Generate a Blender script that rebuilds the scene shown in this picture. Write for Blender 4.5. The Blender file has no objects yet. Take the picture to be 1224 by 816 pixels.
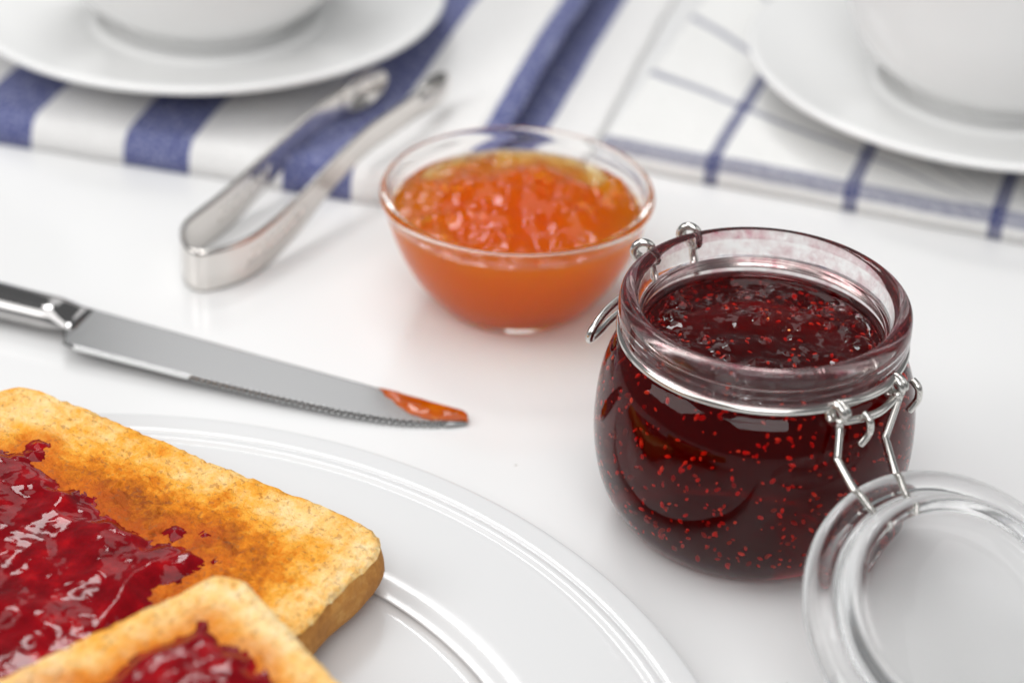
import bpy, bmesh, math, random
from mathutils import Vector, Matrix, noise
random.seed(7)
R = math.radians
sc = bpy.context.scene
U = 0.01                                  # all lengths below are centimetres

# ------------------------------------------------------------------ camera
PITCH, ROLL, CAMZ = 0.562, 0.036, 35.69
fwd = Vector((0, math.cos(PITCH), -math.sin(PITCH)))
rt0 = Vector((1, 0, 0)); up0 = rt0.cross(fwd)
rt = math.cos(ROLL)*rt0 + math.sin(ROLL)*up0
upv = -math.sin(ROLL)*rt0 + math.cos(ROLL)*up0
cd = bpy.data.cameras.new('camera'); cam = bpy.data.objects.new('camera', cd)
sc.collection.objects.link(cam); sc.camera = cam
m = Matrix((( rt.x, upv.x, -fwd.x, 0), (rt.y, upv.y, -fwd.y, 0), (rt.z, upv.z, -fwd.z, CAMZ*U), (0, 0, 0, 1)))
cam.matrix_world = m
cd.sensor_width = 36; cd.sensor_fit = 'HORIZONTAL'; cd.lens = 36*2600/1224
cd.clip_start = 0.01; cd.clip_end = 50
cd.dof.use_dof = True; cd.dof.focus_distance = 0.568; cd.dof.aperture_fstop = 6.8

# ------------------------------------------------------------------ light
w = bpy.data.worlds.new('World'); sc.world = w; w.use_nodes = True
w.node_tree.nodes['Background'].inputs[0].default_value = (0.97, 0.985, 1.0, 1)
w.node_tree.nodes['Background'].inputs[1].default_value = 0.17
def softbox(name, loc, target, sx, sy, watts, col=(1, 1, 1)):
    l = bpy.data.lights.new(name, 'AREA'); l.shape = 'RECTANGLE'; l.size = sx; l.size_y = sy
    l.energy = watts; l.color = col
    o = bpy.data.objects.new(name, l); sc.collection.objects.link(o)
    o.location = loc
    o.rotation_euler = (Vector(target)-Vector(loc)).to_track_quat('-Z', 'Y').to_euler()
softbox('softbox_top', (-0.20, 0.40, 1.40), (0, .50, 0), 1.4, 1.2, 10, (1, .995, .985))
softbox('softbox_left', (-0.95, 0.30, 0.80), (0, .55, 0), 0.8, 0.7, 5.5, (1, .99, .975))
softbox('softbox_right', (0.95, 0.40, 0.70), (0, .55, 0), 0.8, 0.7, 1.3)
softbox('softbox_front', (0.05, -0.60, 1.05), (0, .55, 0), 0.9, 0.6, 7)
softbox('softbox_back', (-0.13, 1.70, 0.78), (-.05, .55, 0), 0.40, 0.55, .66)
softbox('softbox_rim', (-0.30, 1.45, 1.32), (-.02, .55, 0), 0.42, 0.30, 4.5)

sc.view_settings.view_transform = 'Standard'; sc.view_settings.look = 'None'
sc.view_settings.exposure = 0.09; sc.view_settings.gamma = 1
sc.render.engine = 'CYCLES'
cy = sc.cycles
cy.max_bounces = 96; cy.transmission_bounces = 64; cy.glossy_bounces = 48; cy.diffuse_bounces = 5
cy.transparent_max_bounces = 16; cy.volume_bounces = 48
cy.caustics_reflective = True; cy.caustics_refractive = True; cy.blur_glossy = 0.6
cy.sample_clamp_indirect = 12.0; cy.sample_clamp_direct = 0
cy.use_denoising = True
try: cy.denoiser = 'OPENIMAGEDENOISE'; cy.denoising_input_passes = 'RGB_ALBEDO_NORMAL'
except Exception: pass

# ------------------------------------------------------------------ material helpers
class NT:
    def __init__(s, name):
        s.m = bpy.data.materials.new(name); s.m.use_nodes = True
        s.t = s.m.node_tree; s.b = s.t.nodes['Principled BSDF']; s.out = s.t.nodes['Material Output']
    def n(s, typ, **k):
        x = s.t.nodes.new(typ)
        for a, v in k.items():
            if a in x.inputs: x.inputs[a].default_value = v
            else: setattr(x, a, v)
        return x
    def l(s, a, b): s.t.links.new(a, b)
    def set(s, **k):
        for a, v in k.items(): s.b.inputs[a.replace('_', ' ')].default_value = v
        return s
    def coord(s): return s.n('ShaderNodeTexCoord').outputs['Object']
    def noise(s, vec, scale, detail=4, rough=.55):
        x = s.n('ShaderNodeTexNoise'); x.inputs['Scale'].default_value = scale
        x.inputs['Detail'].default_value = detail; x.inputs['Roughness'].default_value = rough
        s.l(vec, x.inputs['Vector']); return x.outputs['Fac']
    def ramp(s, fac, stops):
        x = s.n('ShaderNodeValToRGB'); e = x.color_ramp.elements
        while len(e) < len(stops): e.new(.5)
        for i, (p, c) in enumerate(stops):
            e[i].position = p; e[i].color = c if len(c) == 4 else (*c, 1)
        s.l(fac, x.inputs['Fac']); return x.outputs['Color']
    def math(s, op, a, b=None, c=None, clamp=False):
        x = s.n('ShaderNodeMath'); x.operation = op; x.use_clamp = clamp
        for i, v in enumerate((a, b, c)):
            if v is None: continue
            if hasattr(v, 'links'): s.l(v, x.inputs[i])
            else: x.inputs[i].default_value = v
        return x.outputs[0]
    def mix(s, f, a, b):
        x = s.n('ShaderNodeMix'); x.data_type = 'RGBA'
        for i, v in ((0, f), (6, a), (7, b)):
            if hasattr(v, 'links'): s.l(v, x.inputs[i])
            elif i == 0: x.inputs[0].default_value = v
            else: x.inputs[i].default_value = (*v, 1)
        return x.outputs[2]
    def bump(s, h, strength, dist):
        x = s.n('ShaderNodeBump'); x.inputs['Strength'].default_value = strength
        x.inputs['Distance'].default_value = dist; s.l(h, x.inputs['Height'])
        s.l(x.outputs[0], s.b.inputs['Normal']); return x
    def absorb(s, col, dens):
        v = s.n('ShaderNodeVolumeAbsorption'); v.inputs['Color'].default_value = (*col, 1)
        v.inputs['Density'].default_value = dens; s.l(v.outputs[0], s.out.inputs['Volume'])

def m_table():
    a = NT('white_lacquer'); c = a.coord()
    sp = a.ramp(a.noise(c, 260, 2, .5), [(.0, (0, 0, 0)), (.775, (0, 0, 0)), (.80, (1, 1, 1))])
    soft = a.ramp(a.noise(c, 9, 3), [(.3, (.77, .77, .77)), (.7, (.79, .79, .79))])
    a.l(a.mix(sp, soft, (.5, .48, .45)), a.b.inputs['Base Color'])
    rg = a.ramp(a.noise(c, 30, 5), [(.3, (.13,)*3), (.7, (.19,)*3)])
    a.l(rg, a.b.inputs['Roughness']); a.set(IOR=1.42)
    a.bump(a.noise(c, 55, 3), .05, .0006)
    return a.m
def m_glass(name, tint=(1, 1, 1), ior=1.5, rough=0.0, smear=None):
    a = NT(name); a.set(Base_Color=(*tint, 1), Roughness=rough, IOR=ior, Transmission_Weight=1.0)
    return a
def m_porcelain():
    a = NT('white_porcelain'); a.set(Base_Color=(.84, .84, .835, 1), Roughness=.12, IOR=1.5)
    c = a.coord(); a.bump(a.noise(c, 40, 2), .04, .0005); return a.m
def m_plate():
    a = NT('white_glazed_plate'); a.set(Base_Color=(.68, .685, .69, 1), Roughness=.14, IOR=1.5)
    c = a.coord(); a.bump(a.noise(c, 45, 3), .04, .0005); return a.m
def m_steel(name, rough, col=(.72, .71, .70), brush=None):
    a = NT(name); a.set(Base_Color=(*col, 1), Metallic=1.0, Roughness=rough)
    c = a.coord()
    v = a.n('ShaderNodeMapping'); v.inputs['Scale'].default_value = brush or (1, 1, 1); a.l(c, v.inputs[0])
    f = a.noise(v.outputs[0], 180, 5, .6)
    a.l(a.ramp(f, [(.25, (max(rough-.02, .02),)*3), (.75, (rough+.03,)*3)]), a.b.inputs['Roughness'])
    return a.m

M = {}
M['table'] = m_table(); M['porcelain'] = m_porcelain(); M['plate'] = m_plate()
M['blade'] = m_steel('satin_steel', .22, (.42, .42, .42), (1, 14, 1)); M['handle'] = m_steel('polished_steel', .09, (.44, .43, .425))
M['tongs'] = m_steel('tongs_steel', .16, (.74, .71, .68)); M['wire'] = m_steel('wire_steel', .17, (.70, .68, .65))

def jar_glass():
    a = m_glass('jar_glass', (.985, .985, .98), 1.32); c = a.coord()
    # film of jam smeared inside and on top of the mouth: thin stains, strongest along the rim's ridges
    sx = a.n('ShaderNodeSeparateXYZ'); a.l(c, sx.inputs[0]); z = sx.outputs[2]
    at = a.n('ShaderNodeAttribute'); at.attribute_name = 'stain'
    n1 = a.noise(c, 120, 6, .65); n2 = a.noise(c, 420, 4, .6)
    k = a.math('ADD', a.math('MULTIPLY', n1, .75), a.math('MULTIPLY', n2, .35))
    k = a.math('ADD', a.math('SUBTRACT', k, .60), a.math('MULTIPLY', at.outputs['Fac'], .34))
    f = a.math('MULTIPLY', k, 3.0, clamp=True)
    f = a.math('MULTIPLY', f, a.math('MINIMUM', a.math('MULTIPLY', at.outputs['Fac'], 3.0), 1.0), clamp=True)
    col = a.mix(f, (.985, .985, .98), (.45, .05, .10))
    a.l(col, a.b.inputs['Base Color'])
    a.l(a.math('MULTIPLY', f, .12), a.b.inputs['Roughness'])
    a.l(a.math('SUBTRACT', 1.0, a.math('MULTIPLY', f, .07)), a.b.inputs['Transmission Weight'])
    a.bump(a.noise(c, 70, 3), .12, .0006)
    return a.m
M['jar_glass'] = jar_glass()
def bowl_glass():
    a = m_glass('bowl_glass', (.99, .985, .975), 1.30); return a.m
M['bowl_glass'] = bowl_glass()
def lid_glass():
    a = m_glass('lid_glass', (.985, .988, .988)); c = a.coord(); a.bump(a.noise(c, 60, 2), .1, .0005); return a.m
M['lid_glass'] = lid_glass()

def free_top(a, ior, hi_scale, strength):
    """one gel material: refracts at the free top, passes straight on where it touches the glass"""
    at = a.n('ShaderNodeAttribute'); at.attribute_name = 'free_top'; f = at.outputs['Fac']
    a.l(a.math('ADD', 1.001, a.math('MULTIPLY', f, ior-1.001)), a.b.inputs['IOR'])
    b = a.bump(a.noise(a.coord(), hi_scale, 2, .5), strength, .0011)
    a.l(a.math('MULTIPLY', f, strength), b.inputs['Strength'])
a = NT('raspberry_gel'); a.set(Base_Color=(.86, .16, .20, 1), Roughness=.03, Transmission_Weight=1.0)
free_top(a, 1.36, 260, .08)
vs = a.n('ShaderNodeVolumeScatter'); va = a.n('ShaderNodeVolumeAbsorption'); ad = a.n('ShaderNodeAddShader')
vs.inputs['Color'].default_value = (1, .03, .06, 1); vs.inputs['Density'].default_value = 11
va.inputs['Color'].default_value = (.905, .10, .25, 1); va.inputs['Density'].default_value = 480
a.l(vs.outputs[0], ad.inputs[0]); a.l(va.outputs[0], ad.inputs[1]); a.l(ad.outputs[0], a.out.inputs['Volume']); M['rasp'] = a.m
def seedmat():
    a = NT('raspberry_seed'); c = a.coord(); f = a.noise(c, 240, 1)
    a.l(a.ramp(f, [(.35, (.85, .06, .02)), (.50, (.95, .18, .03)), (.62, (.95, .45, .12))]), a.b.inputs['Base Color'])
    a.set(Roughness=.4); return a.m
M['seed'] = seedmat()
a = NT('marmalade_gel'); a.set(Base_Color=(1, .97, .90, 1), Roughness=.04, Transmission_Weight=1.0)
free_top(a, 1.34, 260, .07)
vs = a.n('ShaderNodeVolumeScatter'); va = a.n('ShaderNodeVolumeAbsorption'); ad = a.n('ShaderNodeAddShader')
vs.inputs['Color'].default_value = (1, .42, .02, 1); vs.inputs['Density'].default_value = 160; vs.inputs['Anisotropy'].default_value = .2
va.inputs['Color'].default_value = (.9990, .735, .0, 1); va.inputs['Density'].default_value = 230
a.l(vs.outputs[0], ad.inputs[0]); a.l(va.outputs[0], ad.inputs[1]); a.l(ad.outputs[0], a.out.inputs['Volume'])
M['marmalade'] = a.m
a = NT('apricot_fruit'); c = a.coord(); f = a.noise(c, 400, 4, .6)
a.l(a.ramp(f, [(.3, (.85, .16, .006)), (.55, (.95, .30, .012)), (.75, (.98, .48, .04))]), a.b.inputs['Base Color'])
a.set(Roughness=.3, Subsurface_Weight=.5, Subsurface_Scale=.003); M['fruit'] = a.m
def spread(name, c0, c1, c2):
    a = NT(name); c = a.coord(); f = a.noise(c, 150, 5, .6)
    a.l(a.ramp(f, [(.32, c0), (.55, c1), (.75, c2)]), a.b.inputs['Base Color'])
    a.set(Roughness=.07, IOR=1.35, Subsurface_Weight=.6, Subsurface_Scale=.005)
    a.b.inputs['Subsurface Radius'].default_value = (1, .12, .1)
    a.bump(a.noise(c, 230, 2, .5), .10, .0012)
    return a.m
M['spread'] = spread('raspberry_spread', (.13, .0004, .003), (.24, .001, .005), (.45, .004, .007))
M['smear'] = spread('orange_smear', (.36, .055, .001), (.48, .09, .002), (.62, .17, .006))
def toastmat():
    a = NT('toasted_bread'); c = a.coord()
    at = a.n('ShaderNodeAttribute'); at.attribute_name = 'brown'
    n1 = a.noise(c, 45, 6, .65); n2 = a.noise(c, 260, 5, .7)
    vo = a.n('ShaderNodeTexVoronoi'); vo.inputs['Scale'].default_value = 520; a.l(c, vo.inputs['Vector'])
    k = a.math('ADD', a.math('MULTIPLY', n1, .55), a.math('MULTIPLY', n2, .55))
    k = a.math('ADD', a.math('SUBTRACT', a.math('MULTIPLY', a.math('SUBTRACT', k, .55), 1.5), -.29), a.math('MULTIPLY', at.outputs['Fac'], .62))
    base = a.ramp(k, [(.10, (.95, .74, .42)), (.34, (.94, .59, .21)), (.54, (.88, .40, .045)), (.72, (.70, .21, .006)), (.97, (.32, .07, .004))])
    sp = a.ramp(a.noise(c, 620, 2, .5), [(.60, (0, 0, 0)), (.66, (1, 1, 1))])
    spk = a.math('MULTIPLY', sp, .42)
    so = a.n('ShaderNodeAttribute'); so.attribute_name = 'soak'
    base = a.mix(a.math('MULTIPLY', a.math('MULTIPLY', so.outputs['Fac'], a.math('ADD', n1, .15)), .85, clamp=True), base, (.56, .10, .006))
    col = a.mix(spk, base, (.26, .10, .035))
    a.l(col, a.b.inputs['Base Color']); a.set(Roughness=.75, Subsurface_Weight=.12, Subsurface_Scale=.002)
    a.b.inputs['Specular IOR Level'].default_value = .25
    a.bump(a.math('ADD', a.math('MULTIPLY', n2, 1.2), a.math('MULTIPLY', vo.outputs['Distance'], .45)), .7, .0018)
    return a.m
M['toast'] = toastmat()
def crustmat():
    a = NT('toast_crust'); c = a.coord(); n1 = a.noise(c, 60, 5, .6); n2 = a.noise(c, 500, 4, .65)
    k = a.math('ADD', a.math('MULTIPLY', n1, .6), a.math('MULTIPLY', n2, .45))
    a.l(a.ramp(k, [(.3, (.36, .135, .028)), (.52, (.58, .255, .055)), (.72, (.80, .46, .14))]), a.b.inputs['Base Color'])
    a.set(Roughness=.7); a.b.inputs['Specular IOR Level'].default_value = .3
    a.bump(n2, .5, .0012); return a.m
M['crust'] = crustmat()
BLUE = (.115, .13, .285)
def weave(a, c):
    v = a.n('ShaderNodeMapping'); v.inputs['Scale'].default_value = (1, .35, 1); a.l(c, v.inputs[0])
    return a.math('ADD', a.math('MULTIPLY', a.noise(v.outputs[0], 1100, 2), .6), a.math('MULTIPLY', a.noise(c, 600, 2), .4))
def stripemat(name, off):
    a = NT(name); c = a.coord(); sx = a.n('ShaderNodeSeparateXYZ'); a.l(c, sx.inputs[0])
    wv = weave(a, c)
    u = a.math('ADD', sx.outputs[0], a.math('MULTIPLY', a.math('SUBTRACT', a.noise(c, 40, 3), .5), .0016))
    # blue where (u + 2.43 + off) mod 5.92 < 2.45 (cm)
    p = a.math('FLOORED_MODULO', a.math('ADD', u, (2.43+off+59.2)*U), 5.92*U)
    f = a.math('LESS_THAN', p, 2.45*U)
    blue = a.ramp(wv, [(.36, (.055, .065, .20)), (.50, BLUE), (.64, (.34, .36, .52))])
    white = a.ramp(wv, [(.3, (.74, .73, .72)), (.7, (.84, .835, .83))])
    a.l(a.mix(f, white, blue), a.b.inputs['Base Color']); a.set(Roughness=.85)
    a.b.inputs['Specular IOR Level'].default_value = .15; a.b.inputs['Sheen Weight'].default_value = .15
    a.bump(wv, .5, .0006); return a.m
M['stripe'] = stripemat('striped_cotton', 0); M['stripe_low'] = stripemat('striped_cotton_under', .8)
def plaidmat():
    a = NT('checked_cotton'); c = a.coord(); sx = a.n('ShaderNodeSeparateXYZ'); a.l(c, sx.inputs[0])
    wv = weave(a, c)
    jit = a.math('MULTIPLY', a.math('SUBTRACT', a.noise(c, 40, 3), .5), .0016)
    pa = a.n('ShaderNodeAttribute'); pa.attribute_name = 'pv'
    u = a.math('ADD', sx.outputs[0], jit); v = a.math('ADD', pa.outputs['Fac'], jit); arc = v; v = a.math('SUBTRACT', v, .75*U)
    den = a.math('SUBTRACT', 1.0, a.math('MULTIPLY', u, 9.3)); v = a.math('DIVIDE', v, den)
    pu = a.math('FLOORED_MODULO', a.math('ADD', u, (.25+49.5)*U), 4.95*U); fu = a.math('LESS_THAN', pu, .50*U)
    f1 = a.math('MULTIPLY', a.math('GREATER_THAN', arc, .52*U), a.math('LESS_THAN', arc, 1.16*U))
    pv = a.math('FLOORED_MODULO', a.math('ADD', v, (-4.25+40.5)*U), 4.05*U)
    f2 = a.math('MULTIPLY', a.math('LESS_THAN', pv, .36*U), a.math('GREATER_THAN', v, 2*U)); fv = a.math('MAXIMUM', f1, f2)
    fr = a.math('GREATER_THAN', wv, .50)
    white = a.ramp(wv, [(.3, (.76, .755, .74)), (.7, (.85, .85, .84))])
    c1 = a.mix(a.math('MULTIPLY', fv, .72), white, (.09, .10, .20))
    c2 = a.mix(a.math('MULTIPLY', fu, .82), c1, (.035, .045, .17))
    both = a.math('MULTIPLY', fu, fv); c3 = a.mix(a.math('MULTIPLY', both, .8), c2, (.015, .025, .14))
    c4 = a.mix(a.math('MULTIPLY', a.math('MULTIPLY', fr, a.math('MAXIMUM', fu, fv)), .2), c3, (.75, .75, .76))
    a.l(c4, a.b.inputs['Base Color']); a.set(Roughness=.88); a.b.inputs['Specular IOR Level'].default_value = .15
    a.bump(wv, .5, .0006); return a.m
M['plaid'] = plaidmat()

# ------------------------------------------------------------------ mesh helpers
def mesh_obj(name, verts, faces, mat, parent=None, smooth=True, loc=None, fmat=None, attr=None, face_attr=None):
    me = bpy.data.meshes.new(name)
    me.from_pydata([(x*U, y*U, z*U) for x, y, z in verts], [], faces)
    mats = mat if isinstance(mat, (list, tuple)) else [mat]
    for q in mats: me.materials.append(M[q])
    if fmat: me.polygons.foreach_set('material_index', fmat)
    if smooth: me.polygons.foreach_set('use_smooth', [True]*len(me.polygons))
    if attr:
        for k, vals in attr.items():
            at = me.attributes.new(k, 'FLOAT', 'POINT'); at.data.foreach_set('value', vals)
    if face_attr:
        for k, vals in face_attr.items():
            at = me.attributes.new(k, 'FLOAT', 'FACE'); at.data.foreach_set('value', [float(q) for q in vals])
    me.update(); o = bpy.data.objects.new(name, me); sc.collection.objects.link(o)
    if parent: o.parent = parent
    if loc is not None: o.location = [q*U for q in loc]
    return o
def empty(name, loc, rz=0):
    o = bpy.data.objects.new(name, None); sc.collection.objects.link(o); o.empty_display_size = .02
    o.location = [q*U for q in loc]; o.rotation_euler = (0, 0, rz); return o
def tag(o, label=None, cat=None, kind=None, group=None):
    if label: o['label'] = label
    if cat: o['category'] = cat
    if kind: o['kind'] = kind
    if group: o['group'] = group
    return o
def catmull(pts, n):
    out = []
    P = [pts[0]] + list(pts) + [pts[-1]]
    for i in range(1, len(P)-2):
        p0, p1, p2, p3 = [Vector(q) for q in P[i-1:i+3]]
        for j in range(n):
            t = j/n
            out.append(.5*((2*p1)+(p2-p0)*t+(2*p0-5*p1+4*p2-p3)*t*t+(3*p1-p0-3*p2+p3)*t**3))
    out.append(Vector(P[-2])); return out
def prof(pts, n=5): return [(max(p.x, 0), p.y) for p in catmull([(r, z, 0) for r, z in pts], n)]
def lathe(profile, seg=128, wob=None):
    V, F = [], []; rings = []
    for i, (r, z) in enumerate(profile):
        if r < 1e-4: V.append((0, 0, z)); rings.append([len(V)-1]); continue
        b = len(V)
        for k in range(seg):
            t = 2*math.pi*k/seg; V.append((r*math.cos(t), r*math.sin(t), z))
        rings.append(list(range(b, b+seg)))
    for A, B in zip(rings, rings[1:]):
        if len(A) == 1 and len(B) == 1: continue
        for k in range(seg):
            k2 = (k+1) % seg
            if len(A) == 1: F.append((A[0], B[k2], B[k]))
            elif len(B) == 1: F.append((A[k], A[k2], B[0]))
            else: F.append((A[k], A[k2], B[k2], B[k]))
    return V, F
def tube(path, r, seg=12, closed=False, caps=True):
    pts = [Vector(p) for p in path]; n = len(pts); V, F = [], []
    prev = None
    for i, p in enumerate(pts):
        a = pts[(i-1) % n] if (closed or i > 0) else p
        b = pts[(i+1) % n] if (closed or i < n-1) else p
        t = (b-a).normalized()
        if prev is None:
            x = t.cross(Vector((0, 0, 1)))
            if x.length < .1: x = t.cross(Vector((1, 0, 0)))
        else: x = prev - t*prev.dot(t)
        x.normalize(); prev = x; y = t.cross(x)
        rr = r(i/(n-1)) if callable(r) else r
        for k in range(seg):
            q = 2*math.pi*k/seg; V.append(tuple(p + x*math.cos(q)*rr + y*math.sin(q)*rr))
    for i in range(n if closed else n-1):
        A = i*seg; B = ((i+1) % n)*seg
        for k in range(seg):
            k2 = (k+1) % seg; F.append((A+k, A+k2, B+k2, B+k))
    if caps and not closed:
        F.append(tuple(range(seg-1, -1, -1))); F.append(tuple(range((n-1)*seg, n*seg)))
    return V, F
def join(*vf):
    V, F = [], []
    for v, f in vf:
        b = len(V); V += v; F += [tuple(i+b for i in q) for q in f]
    return V, F
def nz(x, y, z=0., s=1.): return noise.noise(Vector((x*s, y*s, z*s)))
def smooth01(t): t = max(0., min(1., t)); return t*t*(3-2*t)

# ------------------------------------------------------------------ table
V = [(-130, -60, 0), (130, -60, 0), (130, 190, 0), (-130, 190, 0)]
V += [(x, y, -3) for x, y, z in V]
tag(mesh_obj('tabletop', V, [(0, 1, 2, 3), (7, 6, 5, 4), (0, 4, 5, 1), (1, 5, 6, 2), (2, 6, 7, 3), (3, 7, 4, 0)], 'table', smooth=False),
    'glossy white tabletop under the whole breakfast setting', 'table', 'structure')

# ------------------------------------------------------------------ napkins
def slab(nu, nv, u0, u1, v0, v1, top, rf, rr, rl=None, seed=0, wave=.06, bottom=0.0, fold=None, skew=0):
    """a folded cloth: rounded front (low v), right and left edges, gently wavy top; closed underneath"""
    V, F = [], []
    def sample(i, n, a, b, dense):          # denser towards both ends
        t = i/n; t = t + dense*math.sin(2*math.pi*t)*-1/(2*math.pi)
        return a+(b-a)*t
    for j in range(nv+1):
        v = sample(j, nv, v0, v1, .75)
        for i in range(nu+1):
            u = sample(i, nu, u0, u1, .6)
            def rnd(d, rad): return math.sqrt(max(0., 1-(1-min(d/rad, 1))**2)) if rad > 0 else 1
            k = rnd(v-v0, rf)*rnd(u1-u, rr)*(rnd(u-u0, rl) if rl else 1)*rnd(v1-v, rf)
            h = top + wave*nz(u*.22+seed, v*.22, seed) + wave*.5*nz(u*.6, v*.5+seed, 3+seed)
            if fold: h += fold(u, v)
            z = bottom + (h-bottom)*k
            bul = .10*math.sin(math.pi*min(max((v-v0)/rf, 0), 1)) if rf > 0 else 0
            V.append((u+skew*(v-v0)+.05*nz(v*.8, seed, u*.1), v - bul*.6 + .07*nz(u*.45, seed*3, 1)*(1 if j < 3 else .3), z))
    W = nu+1
    for j in range(nv):
        for i in range(nu): F.append((j*W+i, j*W+i+1, (j+1)*W+i+1, (j+1)*W+i))
    rim = [i for i in range(W)] + [j*W+nu for j in range(1, nv+1)] + [nv*W+i for i in range(nu-1, -1, -1)] + [j*W for j in range(nv-1, 0, -1)]
    F.append(tuple(reversed(rim)))
    return V, F
sn = empty('striped_napkin', (-11.43, 66.69, 0.02), R(-14.5))
tag(sn, 'folded napkin with broad blue and white stripes under saucer and tongs', 'napkin')
def frise(v): return .06+.60*smooth01(v/12)
V, F = slab(150, 70, -14, 9.4, 0, 22, 1.12, .75, .08, seed=2.3, wave=.10, bottom=.0, fold=lambda u, v: frise(v)*smooth01((u-6.5)/3))
mesh_obj('upper_fold', V, F, 'stripe', sn)
V, F = slab(40, 60, 8.0, 12.9, .35, 22, .26, .2, .25, seed=5.1, wave=.05)
mesh_obj('lower_fold', V, F, 'stripe_low', sn)
cl = [(9.62, v, .84+frise(v)) for v in [.55+.35*k for k in range(61)]]
V, F = tube(cl, .27, 18); V = [(9.62+(x-9.62)*2.3+.10*nz(y*.3, 3), y, z) for x, y, z in V]
mesh_obj('rolled_edge', V, F, 'stripe', sn)
pn = empty('checked_napkin', (6.7, 67.34, 0.02), R(-18.6))
tag(pn, 'folded white napkin with thin blue check lines under saucer', 'napkin')
V, F = slab(120, 80, -4.3, 22, 0, 20, .98, .55, .5, rl=.5, seed=8.7, wave=.10)
pv = [0.]*len(V); W = 121
for j in range(1, 81):
    for i in range(W): pv[j*W+i] = pv[(j-1)*W+i] + (Vector(V[j*W+i])-Vector(V[(j-1)*W+i])).length*U
mesh_obj('upper_fold', V, F, 'plaid', pn, attr={'pv': pv})

# ------------------------------------------------------------------ saucers and cups
SAUC = [(0, .35), (2.6, .35), (2.75, .02), (3.1, 0), (3.3, .12), (4.6, .45), (6.6, .95), (8.3, 1.45), (8.85, 1.62), (9.0, 1.76), (8.92, 1.90), (8.6, 1.86), (7.4, 1.52), (5.9, 1.1), (4.9, .84), (4.45, .74), (4.25, .82), (4.05, .80), (3.9, .62), (2.5, .58), (0, .58)]
CUP = [(0, .30), (2.3, .30), (2.45, .02), (2.75, 0), (2.85, .18), (2.85, .42), (3.25, .75), (3.9, 1.35), (4.4, 2.2), (4.75, 3.3), (4.95, 4.6), (5.1, 6.0), (5.12, 6.12), (5.02, 6.16), (4.9, 6.05), (4.72, 4.6), (4.5, 3.3), (4.1, 2.2), (3.5, 1.4), (2.6, .85), (0, .7)]
def saucer_cup(x, y, z, hdeg, lab_s, lab_c, tilt=(0, 0)):
    V, F = lathe(prof(SAUC, 4), 128)
    s = mesh_obj('saucer', V, F, 'porcelain', loc=(x, y, z)); s.rotation_euler = (tilt[0], tilt[1], 0)
    tag(s, lab_s, 'saucer', group='saucers on the napkins')
    c = empty('teacup', (x, y, z+.585), R(hdeg)); tag(c, lab_c, 'cup', group='cups on the saucers')
    V, F = lathe([(r*1.18, z) for r, z in prof(CUP, 4)], 112); mesh_obj('cup_body', V, F, 'porcelain', c)
    hp = catmull([(5.6, 0, 5.2), (6.5, 0, 5.6), (7.8, 0, 5.2), (8.3, 0, 4.0), (7.6, 0, 2.7), (6.2, 0, 2.1), (5.05, 0, 2.3)], 8)
    V, F = tube(hp, .42, 14); mesh_obj('handle', V, F, 'porcelain', c)
saucer_cup(-11.95, 76.0, 1.22, 75, 'white saucer on the blue and white striped napkin', 'white cup on the saucer over the striped napkin')
saucer_cup(17.2, 72.7, 1.10, 60, 'white saucer on the checked napkin', 'white cup on the saucer over the checked napkin')

# ------------------------------------------------------------------ plate
PLATE = [(0, .16), (9.3, .16), (9.6, .0), (10.1, .0), (10.4, .14), (12.1, .2), (13.5, .42), (15.6, .66), (16.25, .84), (16.44, .93), (16.46, .98), (16.38, 1.01), (16.1, 1.0), (15.76, .975), (15.68, .91), (15.58, .95), (15.42, .94), (15.30, .85), (15.1, .85), (14.2, .80), (12.9, .72), (12.5, .69), (12.3, .65), (12.0, .53), (11.75, .47), (11.4, .45), (6, .45), (0, .45)]
PX, PY = -10.57, 34.5
V, F = lathe([(r, z*.72) for r, z in prof(PLATE, 3)], 256)
tag(mesh_obj('dinner_plate', V, F, 'plate', loc=(PX, PY, 0)), 'large white plate with grooved rim holding the toast', 'plate')

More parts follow.
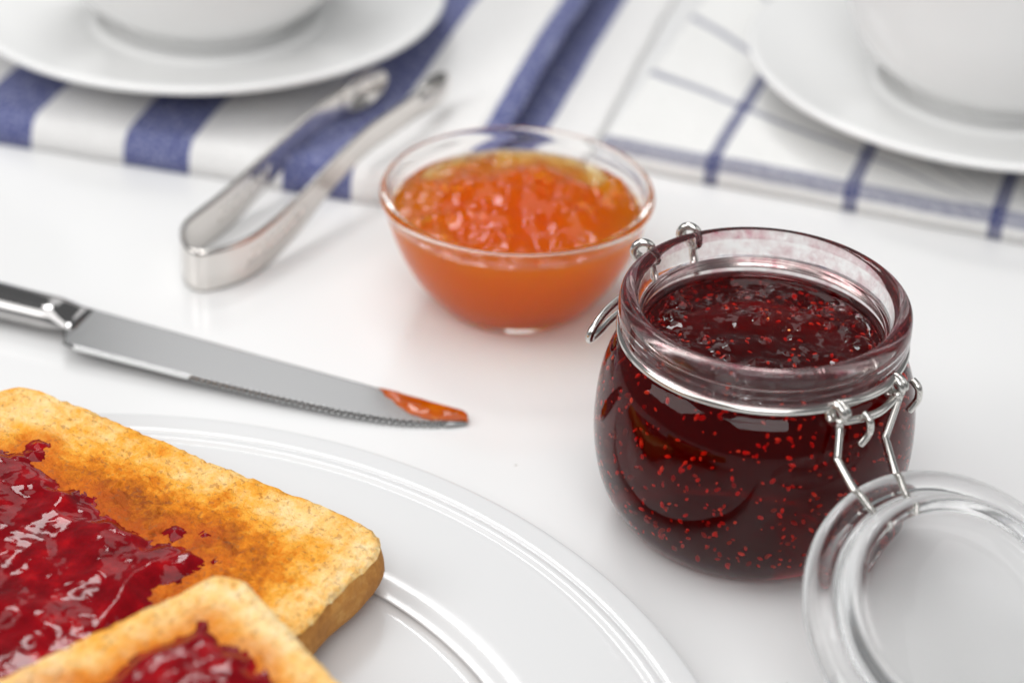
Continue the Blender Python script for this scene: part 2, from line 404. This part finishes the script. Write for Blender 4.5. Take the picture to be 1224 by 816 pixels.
# ------------------------------------------------------------------ toast
def toast(name, hu, hv, th, corner, seed, label, pose, jam):
    """rounded-square slice, local x/y half sizes hu,hv; z 0..th"""
    root = empty(name, (0, 0, 0)); root.matrix_world = pose; tag(root, label, 'toast', group='toast slices on the plate')
    NA, NR = 260, 90
    def outline(t):
        c, s = math.cos(t), math.sin(t)
        # rounded rectangle by ray marching on its distance function
        lo, hi = 0., hu+hv
        for _ in range(26):
            mid = (lo+hi)/2; x, y = abs(c*mid)-hu+corner, abs(s*mid)-hv+corner
            d = math.hypot(max(x, 0), max(y, 0))+min(max(x, y), 0)-corner
            if d > 0: hi = mid
            else: lo = mid
        return lo*(1+.012*nz(c*2.2+seed, s*2.2, seed)+.006*nz(c*7, s*7+seed, 2))
    OUT = [outline(2*math.pi*k/NA) for k in range(NA)]
    def topz(x, y, q):
        pores = abs(nz(x*2.6, y*2.6, seed))
        z = th + .06*nz(x*.5+seed, y*.5, 1) + .035*nz(x*1.7, y*1.7, seed) + .06*nz(x*5, y*5, seed+4) + .05*nz(x*9.5, y*9.5, seed+9)
        z -= .22*max(0, nz(x*3.1, y*3.1, seed+20)-.28)
        vd = noise.voronoi(Vector((x*2.6, y*2.6, seed)))[0][0]; pr = .20+.16*nz(x*1.1, y*1.1, seed+50); z -= .17*smooth01(max(0, pr-vd)/.10)
        e = (1-q)                                     # 0 at edge
        z += .05*math.exp(-((e-.06)/.05)**2)           # slightly raised lip
        z -= .10*max(0, 1-e/.025)**2
        return z
    def browning(x, y, q, ang):
        d = min(hu-abs(x), hv-abs(y)); b = .12 + .80*smooth01((d-.5)/2.0) + .30*nz(x*.45+seed, y*.45, 7) + .12*nz(x*1.3, y*1.3, seed)
        return b
    jmask = jam[4]
    def soak(x, y): return smooth01(1+jmask(x, y)/.75)
    V, F, B, SK = [(0, 0, topz(0, 0, 0))], [], [.7], [1]
    for j in range(1, NR+1):
        q = 1-(1-j/NR)**1.25
        for k in range(NA):
            t = 2*math.pi*k/NA; r = OUT[k]*q; x, y = r*math.cos(t), r*math.sin(t)
            V.append((x, y, topz(x, y, q))); B.append(browning(x, y, q, t)); SK.append(soak(x, y))
    for k in range(NA): F.append((0, 1+k, 1+(k+1) % NA))
    for j in range(NR-1):
        for k in range(NA):
            a = 1+j*NA; b = a+NA; k2 = (k+1) % NA; F.append((a+k, b+k, b+k2, a+k2))
    nt = len(V); V.append((0, 0, .03)); B.append(.7); SK.append(0)
    for k in range(NA):
        t = 2*math.pi*k/NA; V.append((OUT[k]*.985*math.cos(t), OUT[k]*.985*math.sin(t), .06)); B.append(.7); SK.append(0)
    for k in range(NA): F.append((nt, nt+1+(k+1) % NA, nt+1+k))
    lt = 1+(NR-1)*NA
    mesh_obj('bread_crumb', V, F, 'toast', root, attr={'brown': B, 'soak': SK})
    # crust band
    CV, CF = [], []; NZ = 14
    for j in range(NZ+1):
        s = j/NZ
        for k in range(NA):
            t = 2*math.pi*k/NA; x0, y0 = OUT[k]*math.cos(t), OUT[k]*math.sin(t)
            bulge = .07*math.sin(math.pi*s) - .10*(abs(2*s-1))**4 + .05*nz(x0*1.3, y0*1.3, s*2+seed)+.03*nz(x0*4, y0*4, s*5+seed)
            f = 1+bulge/OUT[k]
            zt = topz(x0*.99, y0*.99, .99)-.035
            CV.append((x0*f, y0*f, .0+(zt)*s))
    for j in range(NZ):
        for k in range(NA):
            a = j*NA; b = a+NA; k2 = (k+1) % NA; CF.append((a+k, a+k2, b+k2, b+k))
    mesh_obj('crust', CV, CF, 'crust', root)
    # jam spread: a heightfield sheet over the region where the mask is positive
    ju0, ju1, jv0, jv1, mask, thick = jam
    NU, NV = 230, 210; idx = {}; JV, JF = [], []
    def jh(x, y):
        mk = mask(x, y)
        body = thick*smooth01(mk/.7)
        lump = .60*nz(x*.6, y*.6, seed+31) + .30*nz(x*1.25, y*1.25, seed+37) + .11*nz(x*2.4, y*2.4, seed+41) + .07*max(0, nz(x*5, y*5, seed+43))
        return mk, body*(1+lump) - .03
    G = [[None]*(NU+1) for _ in range(NV+1)]
    for j in range(NV+1):
        for i in range(NU+1):
            x = ju0+(ju1-ju0)*i/NU; y = jv0+(jv1-jv0)*j/NV
            G[j][i] = (x, y)+jh(x, y)
    def vid(j, i):
        if (j, i) not in idx:
            x, y, mk, h = G[j][i]; idx[(j, i)] = len(JV); JV.append((x, y, th+.06*nz(x*.5+seed, y*.5, 1)+.02+h*1.15 - (.06 if mk < 0 else 0)))
        return idx[(j, i)]
    for j in range(NV):
        for i in range(NU):
            if max(G[j][i][2], G[j][i+1][2], G[j+1][i][2], G[j+1][i+1][2]) > 0:
                JF.append((vid(j, i), vid(j, i+1), vid(j+1, i+1), vid(j+1, i)))
    mesh_obj('jam_spread', JV, JF, 'spread', root)
    return root
def pose(c, xdir, tiltx, tilty):
    ang = math.atan2(xdir[1], xdir[0])
    return Matrix.Translation([q*U for q in c]) @ Matrix.Rotation(ang, 4, 'Z') @ Matrix.Rotation(tiltx, 4, 'X') @ Matrix.Rotation(tilty, 4, 'Y')
# slice one: local +x towards the right front corner, +y towards the back edge
def mask1(x, y):
    # jam lies away from the back edge (y = +5.5) and from the right edge (x = +6.4)
    e = 2.45 - y - .10*x + .55*nz(x*.6, y*.6, 11) + .35*nz(x*1.7, y*1.7, 13)
    f = 3.0 - x + .6*nz(x*.7, y*.7, 17)
    g = min(x+6.0, y+5.0)
    mk = min(e, f, g)
    for cx, cy_, cr in ((-3.75, 3.55, .36), (-3.55, 3.15, .42), (-3.7, 2.7, .5), (2.3, 2.95, .18), (1.6, 2.6, .3), (3.2, 2.2, .16)):
        mk = max(mk, (cr-math.hypot(x-cx, y-cy_))*1.3)
    return mk*.9
T1 = pose((-11.05, 42.45, .70), (.868, -.497), R(.9), R(.4))
toast('toast_slice', 6.45, 5.6, 1.25, 1.15, 1.7, 'golden toast slice with dark raspberry jam lying flat on the plate', T1, (-6.2, 3.8, -5.2, 4.2, mask1, .22))
def mask2(x, y):
    e = 5.0 - abs(x) + .5*nz(x*.7, y*.7, 23) + .3*nz(x*1.9, y*1.9, 3)
    f = 4.4 - abs(y) + .5*nz(x*.7, y*.7, 29)
    return min(e, f, 6.9-abs(x+y)*.75)*.8
T2 = pose((-7.84, 32.25, 1.83), (.79, .61), R(3.0), R(-4.5))
toast('toast_slice', 6.2, 5.6, 1.2, .75, 5.9, 'toast slice with bright red jam lying on top of the other slice', T2, (-5.8, 5.8, -5.3, 5.3, mask2, .24))

# ------------------------------------------------------------------ knife
kn = empty('table_knife', (-13.55, 56.75, 0), math.atan2(-4.40, 12.33)); tag(kn, 'steel table knife with fine serrations and orange jam on its tip', 'knife')
L = 13.2
def spine(x): return 1.16-.10*smooth01((x-7)/6)*x/13 if x < L-1 else 0
def blade():
    n = 560; V, F = [], []
    def spn(x):
        s = .12
        if x > L-.45: s -= .42*(1-math.sqrt(max(0, 1-((x-L+.45)/.45)**2)))
        return s
    K = [(0, -.75), (.35, -1.12), (.62, -1.48), (.82, -1.88), (1.2, -2.0), (3, -1.94), (5.4, -1.86), (7.8, -1.70), (9.6, -1.55), (10.8, -1.36), (11.5, -1.20), (12.4, -.88), (12.9, -.60), (13.2, -.38)]
    def edg(x):
        for (x0, y0), (x1, y1) in zip(K, K[1:]):
            if x0 <= x <= x1: return y0+(y1-y0)*(x-x0)/(x1-x0)
        return K[-1][1]
    for i in range(n+1):
        x = L*i/n
        y1, y0 = spn(x), edg(x)
        zc = .62 - (.62-.09)*min(1, x/L)**.9
        th = .075*(1-.35*x/L)
        tooth = 0
        if 5.0 < x < L-.5: tooth = .085*(1 if (i//4) % 2 else 0)
        yb = y0+tooth+.0
        serr = 5.0 < x < L-.5
        bev = y0+(.15 if serr else .06)
        zb = zc+th*(.9 if not serr or (i//4) % 2 else -.5)
        bev = min(bev, y1-.05)
        V += [(x, y1, zc+th), (x, y1-.06, zc+th+.012), (x, min(y0+.16, y1-.04), zc+th*.95), (x, min(y0+.13, y1-.045), zb), (x, yb, zc-(.03 if serr else -.008)), (x, yb, zc-(.045 if serr else .008)), (x, bev, zc-th*.9), (x, y1, zc-th)]
    k = 8
    for i in range(n):
        for j in range(k):
            j2 = (j+1) % k; F.append((i*k+j, i*k+j2, (i+1)*k+j2, (i+1)*k+j))
    F.append(tuple(range(k))); F.append(tuple(range(n*k+k-1, n*k-1, -1)))
    return V, F, spn, edg
V, F, spn, edg = blade()
bl = mesh_obj('blade', V, F, 'blade', kn, smooth=False)
# handle: oval section running back from the blade, with a waisted bolster
HV, HF = [], []; ns = 40; secs = []
for i in range(61):
    t = i/60; x = .75 - 11.2*t
    if t < .10:
        s = smooth01(t/.10); hw = .66; hh = .05+.34*s; yo = .0
    else:
        s = (t-.10)/.9; hw = .66+.28*smooth01(s); hh = .39+.22*smooth01(s*1.1); yo = -.05*s
    if t > .94: q = math.sqrt(max(0, 1-((t-.94)/.06)**2)); hw *= max(q, .02); hh *= max(q, .02)
    zc = .66 if t < .1 else .66-.02*s
    for k in range(ns):
        a = 2*math.pi*k/ns; ca, sa = math.cos(a), math.sin(a)
        p = 2/2.5
        HV.append((x, yo+hw*math.copysign(abs(ca)**p, ca)-.56, max(.005, zc+hh*math.copysign(abs(sa)**p, sa))))
for i in range(60):
    for k in range(ns):
        k2 = (k+1) % ns; HF.append((i*ns+k, i*ns+k2, (i+1)*ns+k2, (i+1)*ns+k))
HF.append(tuple(reversed(range(ns)))); HF.append(tuple(range(60*ns, 61*ns)))
mesh_obj('handle', HV, HF, 'handle', kn)
# jam smear on the tip
SV, SF = [], []; nx, ny = 70, 22
for i in range(nx+1):
    x = L-3.0+3.04*i/nx; t = i/nx
    y1 = spn(min(x, L)) + .03
    span = (y1-edg(min(x, L)))*(.16+.62*smooth01(t*1.5)) + .05*nz(x*3, 2)
    if t < .12: span *= t/.12
    zc = .62 - (.62-.09)*min(1, x/L)**.9
    for j in range(ny+1):
        s = j/ny; y = y1-span*s
        h = .11*math.sqrt(max(0, math.sin(math.pi*min(max(s, 0), 1))))*(min(1, t*7))*(1 if t < .93 else math.sqrt(max(0, 1-((t-.93)/.07)**2)))
        h *= 1+.35*nz(x*2.2, y*2.2, 4)
        SV.append((x, y, zc+.06+h))
for i in range(nx):
    for j in range(ny): W = ny+1; SF.append((i*W+j, i*W+j+1, (i+1)*W+j+1, (i+1)*W+j)[::-1])
tag(mesh_obj('jam_smear', SV, SF, 'smear', kn), 'orange jam smeared on the knife tip')

# ------------------------------------------------------------------ tongs
tg = empty('sugar_tongs', (-10.3, 60.0, 0)); tag(tg, 'small steel tongs standing on edge, their spoon tips on the striped napkin', 'tongs')
near = [(-.28, -.15), (.05, -.85), (.62, -1.02), (1.7, -.25), (2.85, 1.6), (4.2, 4.15), (5.9, 7.2), (6.9, 9.0)]
far = [(-.28, -.15), (-.28, .75), (.35, 2.2), (1.5, 4.6), (2.9, 7.0), (3.9, 8.5), (4.35, 9.15)]
def lift(d): return .02 + 1.32*smooth01((d-3.0)/7.5)
def strap(path2, wfun, rough_grip=False):
    P = catmull([(x, y, 0) for x, y in path2], 14); V, F = [], []
    tot = 0; D = [0]
    for a, b in zip(P, P[1:]): tot += (b-a).length; D.append(tot)
    for i, p in enumerate(P):
        t = (P[min(i+1, len(P)-1)]-P[max(i-1, 0)]).normalized(); nrm = Vector((-t.y, t.x, 0))
        d = D[i]; h = wfun(d, tot); mid = .76*(1-.0*d)
        z0 = lift(d)+(1.5-h)/2
        for k in range(9):
            s = k/8
            bow = .05*math.sin(math.pi*s)
            V.append(tuple(p + nrm*(.05+bow*.0) + Vector((0, 0, z0+h*s))))
        for k in range(8, -1, -1):
            s = k/8; V.append(tuple(p - nrm*.05 + Vector((0, 0, z0+h*s))))
    K = 18
    for i in range(len(P)-1):
        for k in range(K): k2 = (k+1) % K; F.append((i*K+k, i*K+k2, (i+1)*K+k2, (i+1)*K+k))
    F.append(tuple(reversed(range(K)))); F.append(tuple(range((len(P)-1)*K, len(P)*K)))
    return V, F, P, D
def wid(d, tot): return 1.5 - .55*smooth01((d-3)/6)
def spoon(base, direc, inward, z):
    """shallow bowl-shaped tip, concave towards inward"""
    V, F = [], []; n, mseg = 14, 22; d = Vector(direc).normalized(); q = Vector(inward).normalized()
    Z = Vector((0, 0, 1)); c = Vector(base)+d*1.0; c.z = z
    for side in (0, 1):
        for j in range(n+1):
            r = j/n
            for k in range(mseg):
                a = 2*math.pi*k/mseg
                off = -.34*(1-r*r) - .06*side*(1-.0*r)
                p = c + d*(1.25*r*math.cos(a)) + Z*(.66*r*math.sin(a)) + q*(off+.1)
                V.append(tuple(p))
    for side in (0, 1):
        o = side*(n+1)*mseg
        for j in range(n):
            for k in range(mseg):
                k2 = (k+1) % mseg; f = (o+j*mseg+k, o+j*mseg+k2, o+(j+1)*mseg+k2, o+(j+1)*mseg+k)
                F.append(f if side == 0 else f[::-1])
    o2 = (n+1)*mseg
    for k in range(mseg): k2 = (k+1) % mseg; F.append((n*mseg+k, n*mseg+k2, o2+n*mseg+k2, o2+n*mseg+k))
    return V, F
for path, sgn in ((near, 1), (far, -1)):
    V, F, P, D = strap(path, wid)
    arm = mesh_obj('arm', V, F, 'tongs', tg)
    tdir = (P[-1]-P[-4]).normalized(); inw = Vector((-tdir.y, tdir.x, 0))*sgn
    V, F = spoon(P[-1]-tdir*.35, tdir, inw, lift(D[-1])+.75)
    mesh_obj('spoon_tip', V, F, 'tongs', arm)
    # embossed grip ridges on the outer face
    for g in range(9):
        dd = 3.0+g*.34
        i = min(range(len(D)), key=lambda q: abs(D[q]-dd)); p = P[i]; t = (P[min(i+1, len(P)-1)]-P[i-1]).normalized(); nr = Vector((-t.y, t.x, 0))*(-sgn)
        lean = .18
        base = p + nr*.045; z0 = lift(dd)+.40; z1 = lift(dd)+.95
        if sgn < 0: base = p - nr*.045
        V, F = tube([base+Vector((0, 0, z0))-t*lean, base+Vector((0, 0, (z0+z1)/2)), base+Vector((0, 0, z1))+t*lean], .05, 8)
        mesh_obj('grip_ridge', V, F, 'tongs', arm)

# ------------------------------------------------------------------ glass bowl of marmalade
BX, BY = 0.0, 59.3
BOUT = [(0, .10), (1.75, .10), (1.9, .02), (2.12, .0), (2.32, .10), (2.75, .55), (3.3, 1.3), (3.72, 2.15), (3.98, 2.95), (4.10, 3.45), (4.22, 3.66), (4.25, 3.80), (4.20, 3.92), (4.08, 3.95), (3.98, 3.86), (3.90, 3.45)]
BINN = [(3.90, 3.45), (3.76, 2.95), (3.50, 2.2), (3.08, 1.42), (2.55, .78), (2.05, .42), (1.5, .30), (0, .28)]
V, F = lathe(prof(BOUT, 4), 144)
bi = [q for q in prof(BINN, 6)]
JZ = 3.28
up_ = [q for q in bi if q[1] >= JZ]; lo_ = [q for q in bi if q[1] < JZ]
def lerp_r(profile, z):
    for (r0, z0), (r1, z1) in zip(profile, profile[1:]):
        if (z0-z)*(z1-z) <= 0 and z0 != z1: return r0+(r1-r0)*(z-z0)/(z1-z0)
jr = lerp_r(bi, JZ); up_.append((jr, JZ))
full = prof(BOUT, 4)+up_[1:]
V, F = lathe(full, 144)
gb = mesh_obj('glass_bowl', V, F, 'bowl_glass', loc=(BX, BY, .01)); tag(gb, 'small clear glass bowl filled with orange marmalade', 'bowl')
def jam_body(inner, rtop, seg, nr, topf):
    """side interface from the wall line down, then the free top surface; material 0 side, 1 top"""
    V, F, fm = [], [], []
    prf = [(rtop, inner[0][1])] if False else []
    prf = inner
    rings = []
    for r, z in prf:
        if r < 1e-4: V.append((0, 0, z)); rings.append([len(V)-1])
        else:
            b = len(V)
            for k in range(seg): t = 2*math.pi*k/seg; V.append((r*math.cos(t), r*math.sin(t), z))
            rings.append(list(range(b, b+seg)))
    for A, B in zip(rings, rings[1:]):
        for k in range(seg):
            k2 = (k+1) % seg
            if len(B) == 1: F.append((A[k], B[0], A[k2]))
            else: F.append((A[k], B[k], B[k2], A[k2]))
            fm.append(0)
    prev = rings[0]
    for j in range(1, nr+1):
        q = 1-j/nr
        if j == nr:
            V.append((0, 0, topf(0, 0, 0))); c = len(V)-1
            for k in range(seg): F.append((prev[k], prev[(k+1) % seg], c)); fm.append(1)
        else:
            b = len(V)
            for k in range(seg):
                t = 2*math.pi*k/seg; x, y = rtop*q*math.cos(t), rtop*q*math.sin(t); V.append((x, y, topf(x, y, q)))
            cur = list(range(b, b+seg))
            for k in range(seg): k2 = (k+1) % seg; F.append((prev[k], prev[k2], cur[k2], cur[k])); fm.append(1)
            prev = cur
    return V, F, fm
def mtop(x, y, q):
    e = smooth01((1-q)/.12)
    mound = .66*math.exp(-(((x-.35)/1.9)**2+((y-.5)/1.75)**2)) + .22*math.exp(-(((x+1.6)/1.1)**2+((y-.1)/1.1)**2))
    mound += .60*math.exp(-(((x-3.05)/.5)**2+((y-.55)/.6)**2)) + .25*math.exp(-(((x-1.9)/.8)**2+((y+1.2)/.9)**2))
    lumps = .24*nz(x*.7+4, y*.7, 2) + .15*nz(x*1.4, y*1.4, 6) + .07*nz(x*2.6, y*2.6, 8) + .012*nz(x*6, y*6, 5)
    return JZ + e*(mound+lumps+.05)
V, F, fm = jam_body([(jr, JZ)]+lo_, jr, 192, 70, mtop)
mj = mesh_obj('orange_marmalade', V, F, 'marmalade', loc=(BX, BY, .01), face_attr={'free_top': fm})
tag(mj, 'glossy lumpy orange marmalade mounded in the glass bowl', 'marmalade')

FV, FF = [], []
bm = bmesh.new(); bmesh.ops.create_icosphere(bm, subdivisions=2, radius=1)
CV0 = [v.co.copy() for v in bm.verts]; CF0 = [tuple(v.index for v in f.verts) for f in bm.faces]; bm.free()
for k in range(46):
    a_ = random.uniform(0, 2*math.pi); r_ = 3.2*math.sqrt(random.random()); x_, y_ = r_*math.cos(a_), r_*math.sin(a_)
    sz = Vector((random.uniform(.16, .42), random.uniform(.10, .22), random.uniform(.07, .13)))
    rot = Matrix.Rotation(random.uniform(0, 6.28), 3, 'Z') @ Matrix.Rotation(random.uniform(-.5, .5), 3, 'X')
    zc = mtop(x_, y_, r_/jr) - random.uniform(.13, .5); b0 = len(FV)
    for v in CV0:
        q = rot @ Vector((v.x*sz.x, v.y*sz.y, v.z*sz.z))*(1+.35*nz(v.x*1.7+k, v.y*1.7, v.z*1.7)); FV.append((x_+q.x, y_+q.y, zc+q.z))
    FF += [tuple(i+b0 for i in f) for f in CF0]
tag(mesh_obj('fruit_pieces', FV, FF, 'fruit', mj), 'soft orange fruit pieces set in the marmalade', kind='stuff')

# ------------------------------------------------------------------ jam jar
JX, JY = 6.52, 48.25
jar = empty('clip_jar', (JX, JY, .01)); tag(jar, 'open clip top glass jar of dark raspberry jam with its lid hanging down', 'jar')
JOUT = [(0, .30), (2.1, .24), (2.45, .06), (2.72, 0), (3.0, .08), (3.45, .42), (3.86, 1.0), (4.12, 1.75), (4.25, 2.65), (4.25, 3.5), (4.16, 4.3), (4.00, 4.9), (3.80, 5.32), (3.63, 5.52), (3.55, 5.68), (3.55, 5.86), (3.64, 5.99), (3.77, 6.07), (3.80, 6.22), (3.80, 6.55), (3.77, 6.80), (3.68, 6.94), (3.54, 6.98), (3.40, 6.93), (3.31, 6.80)]
JINN = [(3.31, 6.80), (3.27, 6.45), (3.24, 6.28), (3.17, 6.20), (3.16, 6.05), (3.20, 5.98), (3.20, 5.84), (3.14, 5.76), (3.14, 5.6), (3.20, 5.34), (3.40, 5.05), (3.64, 4.65), (3.82, 4.1), (3.92, 3.4), (3.92, 2.65), (3.80, 1.85), (3.53, 1.2), (3.15, .74), (2.75, .5), (2.2, .46), (0, .52)]
LV = 5.62
ji = prof(JINN, 5); jrr = lerp_r(ji, LV)
upj = [q for q in ji if q[1] > LV+1e-3][1:]+[(jrr, LV)]; loj = [(jrr, LV)]+[q for q in ji if q[1] < LV-1e-3]
fullp = prof(JOUT, 5)+upj
V, F = lathe(fullp, 256)
st = []
for x, y, z in V:
    r = math.hypot(x, y)
    s = 0
    if z > 5.6:
        s = .30
        if z > 6.80: s = .85
        if r < 3.30: s = .42+.35*(math.exp(-((z-6.22)/.08)**2)+math.exp(-((z-5.78)/.07)**2))
        ang = math.atan2(y, x)
        s *= .8+.45*nz(math.cos(ang)*1.6, math.sin(ang)*1.6, z)
    st.append(max(0, s))
mesh_obj('glass_body', V, F, 'jar_glass', jar, attr={'stain': st})
# raspberry jam (its own thing) and its seeds
BUB = [(random.uniform(-2.4, 2.4), random.uniform(-2.4, 2.4), random.uniform(.05, .13)) for _ in range(34)]
def bub(x, y):
    h = 0
    for bx_, by_, br in BUB:
        d2 = ((x-bx_)**2+(y-by_)**2)/(br*br)
        if d2 < 6: h += br*1.1*math.exp(-d2)
    return h
def rtop(x, y, q):
    e = smooth01((1-q)/.08)
    return LV + .05*(1-e) + e*(-.04+.15*nz(x*.6, y*.6, 12)+.09*nz(x*1.3, y*1.3, 15)+.05*max(0, nz(x*2.8, y*2.8, 19))+.006*nz(x*6, y*6, 1)+bub(x, y))
V, F, fm = jam_body(loj, jrr, 256, 110, rtop)
rj = mesh_obj('raspberry_jam', V, F, 'rasp', loc=(JX, JY, .01), face_attr={'free_top': fm})
tag(rj, 'dark red raspberry jam full of seeds inside the clip jar', 'jam')
def ico():
    bm = bmesh.new(); bmesh.ops.create_icosphere(bm, subdivisions=1, radius=1)
    v = [tuple(q.co) for q in bm.verts]; f = [tuple(q.index for q in p.verts) for p in bm.faces]; bm.free(); return v, f
IV, IF = ico(); SVs, SFs = [], []
def seed_at(p, depthdir, sz):
    ax = Vector((random.gauss(0, 1), random.gauss(0, 1), random.gauss(0, 1))).normalized()
    q = Vector((0, 0, 1)).rotation_difference(ax).to_matrix(); b = len(SVs)
    s = Vector((sz*.62, sz*.55, sz))
    for v in IV: w_ = q @ Vector((v[0]*s.x, v[1]*s.y, v[2]*s.z)); SVs.append((p[0]+w_.x, p[1]+w_.y, p[2]+w_.z))
    SFs.extend(tuple(i+b for i in f) for f in IF)
for k in range(1050):
    z = random.uniform(.7, 5.3); r = lerp_r(ji, z); a = random.uniform(0, 2*math.pi); d = .07+random.expovariate(1/.42)
    if d > 1.2: continue
    seed_at(((r-d)*math.cos(a), (r-d)*math.sin(a), z), None, random.choice((.055, .07, .08, .095, .11)))
for k in range(90):
    a = random.uniform(0, 2*math.pi); r = 2.9*math.sqrt(random.random()); x, y = r*math.cos(a), r*math.sin(a)
    seed_at((x, y, rtop(x, y, r/jrr)-random.uniform(.05, .3)), None, random.uniform(.075, .11))
sd = mesh_obj('jam_seeds', SVs, SFs, 'seed', rj); tag(sd, 'tiny red and orange seeds in the jam', kind='stuff')

# wire collar, hinge and latch
WR = .115
def cyl(rr, deg, z): return Vector((rr*math.cos(R(deg)), rr*math.sin(R(deg)), z))
ring = [cyl(3.71, 360*k/160, 5.86) for k in range(160)]
V, F = tube(ring, WR, 12, closed=True); mesh_obj('wire_collar', V, F, 'wire', jar)
def coil(center, axis, rad, turns, pitch, r=WR, n=22, start=0):
    ax = Vector(axis).normalized(); x = ax.cross(Vector((0, 0, 1)))
    if x.length < .1: x = Vector((1, 0, 0))
    x.normalize(); y = ax.cross(x); P = []
    N = int(n*turns)
    for i in range(N+1):
        t = start+2*math.pi*turns*i/N
        P.append(Vector(center)+x*rad*math.cos(t)+y*rad*math.sin(t)+ax*pitch*(i/N-.5))
    return P
HA = -50
tang = Vector((-math.sin(R(HA)), math.cos(R(HA)), 0)); rad = Vector((math.cos(R(HA)), math.sin(R(HA)), 0))
for dg in (-66, -35):
    c = cyl(3.86, dg, 5.76)
    V, F = tube(coil(c, tang, .24, 2.0, .26), WR, 10); mesh_obj('hinge_loop', V, F, 'wire', jar)
A = cyl(3.95, -67, 5.56); B = cyl(3.95, -34, 5.56)
mid = (A+B)/2+rad*.32
V, F = tube(catmull([A, A*.6+mid*.4+rad*.05, mid, B*.6+mid*.4+rad*.05, B], 8), WR*.95, 10); mesh_obj('hinge_pin', V, F, 'wire', jar)
V, F = tube(catmull([cyl(3.80, -66, 6.02), cyl(3.93, -58, 6.06), cyl(3.97, -50, 6.08), cyl(3.93, -42, 6.06), cyl(3.80, -35, 6.02)], 6), WR*.85, 10); mesh_obj('hinge_bridge', V, F, 'wire', jar)
# lid
LPH, LS, LZ, LT, LR = R(-59.1), 8.74, 2.66, R(30.7), 4.0
la = Vector((math.cos(LPH), math.sin(LPH), 0)); lb = Vector((-math.sin(LPH), math.cos(LPH), 0))
lu = la*math.cos(LT)+Vector((0, 0, -math.sin(LT))); ln = lu.cross(lb)
if ln.z < 0: ln = -ln
lc = la*LS+Vector((0, 0, LZ))
LID = [(0, .26), (2.45, .26), (2.66, .34), (2.76, .54), (2.88, .64), (3.03, .58), (3.14, .34), (3.22, .12), (3.38, .05), (3.65, .08), (3.84, .05), (3.97, -.08), (4.0, -.24), (3.95, -.40), (3.8, -.50), (3.6, -.50), (3.42, -.40), (3.25, -.36), (3.0, -.46), (2.7, -.50), (2.0, -.44), (0, -.40)]
V, F = lathe(list(reversed(prof(LID, 4))), 160)
lid = mesh_obj('lid', V, F, 'lid_glass', jar)
lid.matrix_parent_inverse = Matrix.Identity(4)
mm = Matrix((( lu.x, lb.x, ln.x, lc.x*U), (lu.y, lb.y, ln.y, lc.y*U), (lu.z, lb.z, ln.z, lc.z*U), (0, 0, 0, 1)))
if mm.to_3x3().determinant() < 0: mm = Matrix(((lu.x, -lb.x, ln.x, lc.x*U), (lu.y, -lb.y, ln.y, lc.y*U), (lu.z, -lb.z, ln.z, lc.z*U), (0, 0, 0, 1)))
lid.matrix_local = mm
lid['label'] = 'clear glass lid hanging open from the jar hinge'
def lidp(deg, r=LR, n=0.): return lc + (lu*math.cos(R(deg))+lb*math.sin(R(deg)))*r + ln*n
for hang, ld in ((-66, 192.5), (-36, 173.5)):
    # lid wire: from the hinge pin, straight down, kinked out into the lid's rim
    top = cyl(4.05, hang, 5.50); e = lidp(ld, LR-.12, -.2); e2 = lidp(ld, LR-.9, -.24)
    kink = top*.42+e*.58 + Vector((0, 0, -.05)) - rad*.42
    pth = catmull([top+rad*.06+Vector((0, 0, .22)), top-rad*.0+Vector((0, 0, .02)), top*.75+kink*.25, top*.12+kink*.88], 8)[:-1]+catmull([top*.08+kink*.92, kink, kink*.92+e*.08, e, e2], 8)
    V, F = tube(pth, WR*.92, 10); mesh_obj('lid_wire', V, F, 'wire', jar)
    tl = cyl(4.12, hang+9, 5.6)
    V, F = tube(catmull([tl+Vector((0, 0, .15)), tl+rad*.22+Vector((0, 0, .02)), tl+rad*.25+Vector((0, 0, -.3)), tl-tang*.2+rad*.18+Vector((0, 0, -.62))], 7), WR*.9, 10)
    mesh_obj('wire_tail', V, F, 'wire', jar)
# latch on the far side
for dg in (116, 139):
    c = cyl(4.08, dg, 6.64)
    ta = Vector((-math.sin(R(dg)), math.cos(R(dg)), 0))
    V, F = tube(coil(c, ta+Vector((.5, -.5, 0)), .25, 1.6, .26), WR, 10); mesh_obj('latch_loop', V, F, 'wire', jar)
    V, F = tube(catmull([cyl(3.82, dg, 5.86), cyl(4.02, dg, 6.1), cyl(4.06, dg, 6.45)], 6), WR, 10); mesh_obj('latch_post', V, F, 'wire', jar)
P1, P2 = cyl(4.12, 139, 6.40), cyl(4.12, 116, 6.40)
bail = catmull([P1, cyl(4.16, 138, 5.7), cyl(4.22, 145, 5.45), cyl(4.32, 158, 5.38), cyl(4.48, 168, 5.2), cyl(4.55, 168, 4.86), cyl(4.5, 158, 4.66), cyl(4.5, 146, 4.66), cyl(4.55, 128, 4.74), cyl(4.5, 110, 4.8), cyl(4.3, 112, 5.5), P2], 8)
V, F = tube(bail, WR*.95, 10); mesh_obj('latch_bail', V, F, 'wire', jar)
